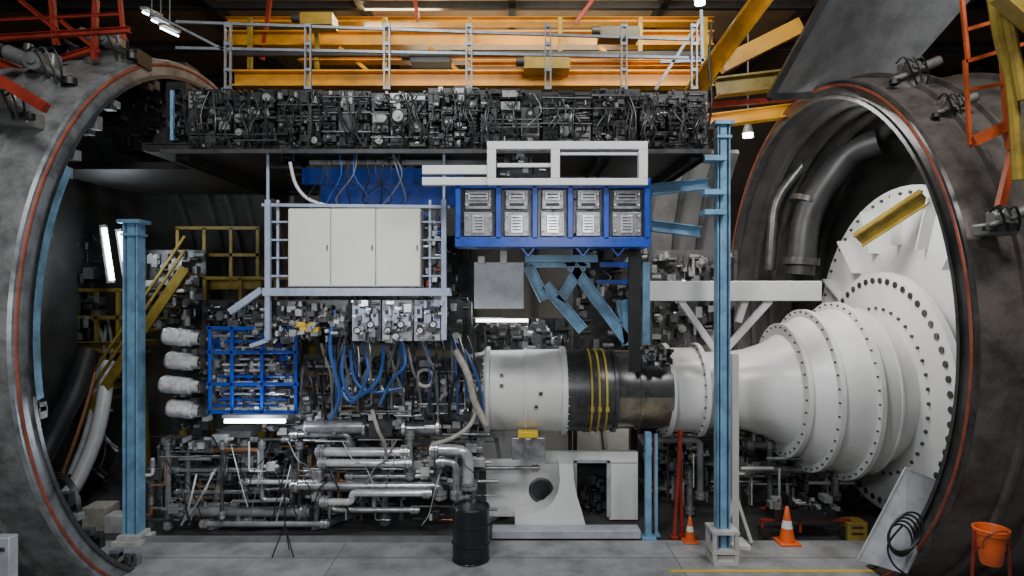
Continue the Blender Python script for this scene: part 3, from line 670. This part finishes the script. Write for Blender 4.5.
b=B(YELD,BLACK); b.pb(848,523,868,542,10.9,.3); b.m=1; b.pb(852,527,864,529,10.88,.04); b.pb(852,533,864,535,10.88,.04); b.done('yellow_case',None,'dull yellow case with dark bands on floor','case',bevel=.015)
v=T('leaning_panel','light grey metal panel leaning beside the vessel rim','panel',(4.9,8.8,0))
p=[W(906,468,9.0),W(948,486,8.9),W(905,574,8.6),W(858,560,8.8)]
n=Vector((.01,.04,.01)); b=B(LGREY); b.add(p+[q+n for q in p],[(0,3,2,1),(4,5,6,7),(0,1,5,4),(1,2,6,5),(2,3,7,6),(3,0,4,7)]); b.done('sheet',v)
b=B(LGREY); b.beam(p[0],p[1],.03); b.beam(p[1],p[2],.03); b.beam(p[0],p[3],.03); b.done('edge',v)
v=T('cable_coil','coiled black cable hanging on grey panel','cable',W(900,575,8.5))
b=B(BLACK)
for k in range(5): 
    c=W(900+k*1.5,540-k*2,8.5-.03*k); b.torus(c,(-.3,1,.1*k-.2),.2+.02*k,.014,28,6)
b.ptube([(903,525,8.4),(888,545,8.4),(894,565,8.4),(912,578,8.35)],.014); b.done('coil',v)
v=T('waste_bin','open orange plastic bin on a red tubular stand','bin',W(990,600,7.6))
c=W(991,564,7.6); b=B(ORANGE,BLACK); b.rev([(0,.005),(0,.1),(.02,.115),(.2,.14),(.36,.165),(.37,.185),(.42,.19),(.42,.165),(.36,.15),(.08,.11)],c,(0,0,1),28); b.m=1; b.cyl(c+Vector((0,0,.3)),c+Vector((0,0,.32)),.14,seg=20); b.done('bucket',v)
b=B(ORANGE); b.torus(c+Vector((0,0,.42)),(0,0,1),.18,.014,28); b.done('rim',v)
b=B(DSTEEL); b.torus(c+Vector((0,-.1,.3)),(0,1,.5),.17,.006,24,6,180,360); b.done('handle',v)
for s in(-1,1):
    b=B(RED); b.beam(c+Vector((s*.2,0,.4)),Vector((c.x+s*.26,c.y,0)),.025); b.done('leg',v)
b=B(RED); b.beam(c+Vector((-.22,0,.2)),c+Vector((.22,0,.2)),.02); b.done('cross_bar',v)
X=W(285,0,10.3).x; v=T('tripod_stand','thin black tripod stand on the floor','tripod',(X,10.3,0))
b=B(BLACK); b.cyl((X,10.3,.45),(X,10.3,1.0),.012); b.done('pole',v)
for a in(90,210,330): b=B(BLACK); t=math.radians(a); b.cyl((X,10.3,.5),(X+.2*math.cos(t),10.3+.2*math.sin(t),0),.01); b.done('leg',v)
b=B(BLACK,STEEL); b.box((X,10.3,1.03),(.1,.08,.08)); b.done('head',v)
b=B(BEIGE); b.pb(82,508,106,532,11.4,.4); b.done('cardboard_box',None,'beige cardboard box on the vessel floor','box',bevel=.01)
b=B(WHITED); b.pb(104,516,124,534,11.3,.3); b.done('white_crate',None,'small dirty white crate on the floor','crate',bevel=.01)
b=B(LGREY,DGREY); b.pb(-14,538,9,590,7.6,.15); b.m=1; b.pb(-8,548,4,552,7.58,.03); b.done('grey_pedestal_box',None,'light grey metal box at walkway edge','box',bevel=.015)
v=T('work_lamp','glowing fluorescent work lamp below the blue cage','lamp',W(255,425,10.4))
b=B(GREY); b.pb(222,415,288,418.5,10.35,.15); b.done('housing',v)
b=B(GLOW); b.cyl(W(225,421,10.4),W(285,421,10.4),.035); b.done('tube',v)

# ================================================================ LEFT INTERIOR
for i,(x,y,x2,y2) in enumerate(((104,228,112,280),(120,232,128,278))):
    e=T('tube_lamp','bright vertical fluorescent tube lamp inside the vessel','lamp',W(x2,y2,13),'tube lamps in the vessel')
    b=B(GREY); b.pbeam((x-1,y-3,13.1),(x2-1,y2+3,13.1),.12,.08); b.done('housing',e)
    b=B(GLOW); b.cyl(W(x,y,13.0),W(x2,y2,13.0),.05); b.done('tube',e)
v=T('white_liner','curved white insulated liner strips on vessel wall','liner',W(85,495,12.5))
b=B(WHITE); b.ptube([(108,362,13.5),(104,400,13.2),(95,440,12.9),(78,480,12.5),(66,496,12.3)],.14,12); b.done('strip',v)
b=B(WHITED); b.ptube([(100,365,13.6),(94,400,13.3),(84,440,13.0),(70,475,12.6)],.06,12); b.done('strip',v)
b=B(COPPER); b.ptube([(95,372,13.1),(88,400,12.9),(75,440,12.6),(60,480,12.3)],.035,8); b.done('brass_edge',v)
b=B(DGREY); b.ptube([(88,350,13),(75,390,12.7),(55,430,12.3),(40,460,12)],.2,12); b.done('duct',v)
for i,(x0,x1,y0,y1,d) in enumerate(((75,140,290,345,13.6),(178,258,228,282,14.3),(205,312,278,330,13.9))):
    v=T('catwalk','dim yellow railed catwalk behind the engine','catwalk',Vector((W((x0+x1)/2,0,d).x,d,0)),'yellow catwalks')
    n=3
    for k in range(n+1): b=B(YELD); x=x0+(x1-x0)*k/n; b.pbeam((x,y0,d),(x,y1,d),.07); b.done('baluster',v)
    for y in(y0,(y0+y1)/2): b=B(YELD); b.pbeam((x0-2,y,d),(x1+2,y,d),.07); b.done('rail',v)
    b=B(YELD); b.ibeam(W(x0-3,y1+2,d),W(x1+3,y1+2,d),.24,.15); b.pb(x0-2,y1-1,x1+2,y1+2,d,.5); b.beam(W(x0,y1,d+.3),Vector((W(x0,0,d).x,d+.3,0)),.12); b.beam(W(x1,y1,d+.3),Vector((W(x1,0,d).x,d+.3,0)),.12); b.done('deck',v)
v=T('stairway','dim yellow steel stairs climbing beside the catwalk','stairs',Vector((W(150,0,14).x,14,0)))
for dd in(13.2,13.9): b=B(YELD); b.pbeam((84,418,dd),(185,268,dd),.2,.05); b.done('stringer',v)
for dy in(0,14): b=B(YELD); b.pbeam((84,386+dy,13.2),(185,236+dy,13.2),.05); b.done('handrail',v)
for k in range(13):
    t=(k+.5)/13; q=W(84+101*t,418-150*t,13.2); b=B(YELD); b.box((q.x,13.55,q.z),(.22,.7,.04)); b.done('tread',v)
b=B(*LIT); b.m=1; b.pb(60,230,102,350,13.8,.1); gear(b,60,230,102,350,13.8,.3,r,60,[1,2,0,4],3,12); b.done('equipment_board',None,'dark board of instruments on the vessel lining','board')
for i in range(26):
    x=r.uniform(45,110); y=r.uniform(300,430)
    cable([(x,y,13.8),(x+r.uniform(-10,10),y+30,13.6),(x+r.uniform(-18,10),y+65,13.5),(x+r.uniform(-20,20),y+90,13.3)],r.uniform(.015,.04),r.choice([BLACK,GREY,WHITED,DSTEEL,STEEL]),'hose sagging inside the vessel')
v=T('hose_reel','black rubber hose coil hanging on the vessel rim','hose',W(58,545,8.6))
for k in range(3): b=B(BLACK); b.torus(W(60,508,8.8+.05*k),(.5,1,0),.40+.04*k,.02,36,8); b.done('coil',v)
for i,(x0,y0,x1,y1) in enumerate(((172,330,208,430),(160,436,205,450))):
    b=B(*LIT); b.m=1; b.pb(x0,y0,x1,y1,11.4,.05); gear(b,x0,y0,x1,y1,11.4,.3,r,60,[0,1,2,4,6,2],2,8); b.done('equipment_plate',None,'dark plate of small instruments behind foil cylinders','board')
# ================================================================ RIGHT VESSEL INTERIOR
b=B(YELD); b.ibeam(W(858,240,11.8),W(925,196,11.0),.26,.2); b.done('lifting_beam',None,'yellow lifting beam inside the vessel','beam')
v=T('vertical_duct','dark curved pipework inside the vessel','pipe',W(810,270,14))
b=B(DGREY); b.elbow([W(800,275,14.2),W(806,210,14.2),W(850,150,13.6),W(880,140,13.2)],.3,.6,16); b.done('pipe',v)
b=B(DSTEEL); b.elbow([W(770,270,14.6),W(775,200,14.6),W(815,150,14.2)],.12,.4); b.done('pipe',v)
for p,q in((W(801,265,14.2),W(801.5,258,14.2)),(W(806,205,14.2),W(808,200,14.2))): b=B(DSTEEL); b.cyl(p,q,.38,seg=20); b.done('flange',v)
for i,(x,y) in enumerate(((748,136),(700,3))):
    v=T('high_bay_lamp','small bright hall lamp beneath roof','lamp',W(x,y,15),'hall lamps')
    b=B(GREY); c=W(x,y,15); b.cyl(c+Vector((0,0,.06)),c+Vector((0,0,.3)),.14,.07,16); b.cyl(c+Vector((0,0,.3)),Vector((c.x,c.y,11.99)),.015,seg=6); b.done('housing',v)
    b=B(GLOW); b.cyl(c-Vector((0,0,.03)),c+Vector((0,0,.06)),.12); b.done('lens',v)
for i in range(3):
    v=T('fluorescent_fixture','slanting fluorescent ceiling fixture with bright tube','lamp',W(150+i*8,20,12),'fluorescent fixtures')
    a=W(143+i*9,12+i*8,12); q=W(160+i*9,20+i*8,12.6); b=B(GREY); b.beam(a+Vector((0,0,.08)),q+Vector((0,0,.08)),.12,.05); c=(a+q)/2; b.cyl(c+Vector((0,0,.08)),Vector((c.x,c.y,11.99)),.012,seg=6); b.done('housing',v)
    b=B(GLOW); b.cyl(a,q,.02,seg=8); b.done('tube',v)
# ================================================================ TOP LEFT
v=T('red_gantry','dark red steel framework over the vessel','frame',W(60,60,9))
for a,c,w in(((0,38),(130,30),.08),((52,0),(56,45),.07),((96,0),(94,60),.07),((0,62),(40,80),.12),((20,0),(62,34),.06),((0,78),(90,50),.08),((60,20),(100,52),.05),((0,20),(120,14),.04),((120,0),(124,40),.05)):
    b=B(RED); b.ibeam(W(a[0],a[1],9.4),W(c[0],c[1],9.4),w,w); b.done('beam',v)
b=B(RED); b.pbeam((0,80,7.6),(46,108,7.6),.12,.1); b.done('brace',v)
MECH=mat('mechanism_grey_paint',(.2,.2,.19),.38,.35,.5,3)
b=B(DM1,DM2,MECH,BLACK); gear(b,0,44,140,74,10.2,.4,r,70,[0,1,2,3,0],5,18); b.done('upper_machinery',None,'dark cluster of actuators above the vessel rim','machine')
def clampm(x,y,d,s,label,mir=1):
    v=T('clamp_mechanism',label,'machine',W(x,y+20*s,d),'vessel clamp mechanisms')
    b=B(MECH,DSTEEL); b.pb(x-22*s,y-4*s,x+22*s,y+14*s,d,.3); b.pb(x-10*s,y-22*s,x+8*s,y,d+.05,.2); b.done('bracket',v,bevel=.03)
    b=B(MECH,BLACK); c=W(x-4*s,y-12*s,d); b.cyl(c,c-Vector((0,.15,0)),.13*s,seg=20); b.cyl(c-Vector((0,.15,0)),c-Vector((0,.18,0)),.06*s)
    b.cyl(W(x-30*s*mir,y-20*s,d-.05),W(x+22*s*mir,y+2*s,d-.05),.05*s); b.cyl(W(x-34*s*mir,y-22*s,d-.05),W(x-14*s*mir,y-13*s,d-.05),.09*s,seg=16); b.m=1; b.pcyl((x+22*s*mir,y+2*s,d-.08),(x+22*s*mir,y+8*s,d-.08),.09*s); b.done('actuator',v)
    b=B(BLACK,DSTEEL)
    for k in range(3): b.m=k%2; b.ptube([(x-20*s+k*8,y-18*s,d-.1),(x-10*s+k*9,y-26*s,d-.2),(x+k*8,y-8*s,d-.15),(x+6*s+k*5,y+8*s,d-.05)],.014,6)
    b.done('hose',v,kind='stuff')
clampm(45,76,8.9,1.1,'grey hydraulic clamp mechanism atop weathered vessel section')
clampm(112,52,9.8,.9,'grey hydraulic clamp mechanism atop weathered vessel section')
clampm(8,112,7.9,.9,'grey hydraulic clamp mechanism atop weathered vessel section')
clampm(912,78,9.6,.8,'dark hydraulic clamp mechanism over duct vessel',-1)
clampm(1004,225,7.4,.7,'dark hydraulic clamp mechanism over duct vessel',-1)
clampm(952,112,8.8,.7,'dark hydraulic clamp mechanism over duct vessel',-1)
# ================================================================ TOP RIGHT
v=T('orange_gantry','orange-red painted steel ladder frame beside the vessel','frame',W(995,200,7.4))
for a,c,w in(((965,60),(970,145),.04),((1000,0),(1010,150),.07),((965,62),(1024,44),.04),((968,90),(1024,80),.04),((972,142),(1008,125),.12),((1000,206),(1016,140),.08),((1006,20),(1030,16),.04),((966,30),(1000,20),.04),((962,0),(968,60),.04)):
    b=B(ORRED); b.pbeam((*a,7.5),(*c,7.5),w,w); b.done('beam',v)
for q in([(992,-6,7.2),(1000,40,7.2),(1012,90,7.2),(1018,180,7.2)],[(1003,-6,7.1),(1012,40,7.1),(1023,100,7.1)]): b=B(YELD); b.ptube(q,.06,8); b.done('cable_guide',v)
b=B(YELD); b.pbeam((1004,-10,6.9),(1066,45,6.9),.25,.2); b.done('side_beam',v)

# ================================================================ LIGHTS
def area(loc,tgt,size,e,c=(1,1,1),sy=None):
    l=bpy.data.lights.new('hall_or_fill_light','AREA'); l.size=size; l.energy=e; l.color=c  # unseen area lights: overhead hall lamps plus added fills
    if sy: l.shape='RECTANGLE'; l.size_y=sy
    o=bpy.data.objects.new('hall_or_fill_light',l); o.location=loc; o.rotation_euler=(Vector(tgt)-Vector(loc)).to_track_quat('-Z','Y').to_euler(); col.objects.link(o)
area((-2.5,3,11),(-1,12,2.5),1.8,560,(.95,.98,1))
area((5,4,11),(4.5,12,2),1.8,560,(1,.98,.96))
area((-3.5,3,4.6),(-2.2,12,2.0),1.2,130,(.95,.98,1))  # added key light, no fixture, brightens the engine core
area((1,3,5.5),(.5,12,1.0),1.5,90,(.97,.98,1))  # added low front fill for the white wall and engine underside
area((-3,17.5,11.5),(-2.5,15.5,9.5),2,300,(1,.82,.5),1)  # unseen warm lights, added to give the crane girders a golden tone
area((0,12.5,11.4),(0,16,9),8,330,(1,.82,.52),1.2)
area((3,13,11.4),(2.5,15.5,9),1,140,(1,.85,.55),1)
area((0,19,9),(0,18,12),6,220,(1,.82,.55),1.2)  # added uplight without a fixture, for the roof and yellow beams
area((-7,12,6.2),(-6,12.5,2),1.0,30,(.85,.93,1))
area((4.6,10.5,7),(6.8,12.5,3.5),1.2,190,(1,.99,.97))  # added fill inside the right vessel to brighten the bulkhead
area((3,13.5,6.5),(3.8,16.4,5),1.5,110,(1,.98,.95))
area((0,13.2,3.6),(-1,12,1),2,50,(.9,.95,1))
def ptl(loc,e,c=(1,1,1),r_=.1):
    l=bpy.data.lights.new('lamp_light','POINT'); l.energy=e; l.color=c; l.shadow_soft_size=r_
    o=bpy.data.objects.new('lamp_light',l); o.location=loc; col.objects.link(o)
ptl(W(255,428,10.2),34,(.8,.91,1))
ptl(W(118,255,12.6),24,(.8,.91,1))
w=bpy.data.worlds.new('World'); bpy.context.scene.world=w; w.use_nodes=True
w.node_tree.nodes['Background'].inputs[0].default_value=(.55,.6,.7,1); w.node_tree.nodes['Background'].inputs[1].default_value=.07
cam=bpy.data.cameras.new('camera'); cam.lens=22.5; cam.sensor_width=36; co=bpy.data.objects.new('camera',cam)
co.location=(0,0,CH); co.rotation_euler=(math.radians(90),0,0); col.objects.link(co); bpy.context.scene.camera=co
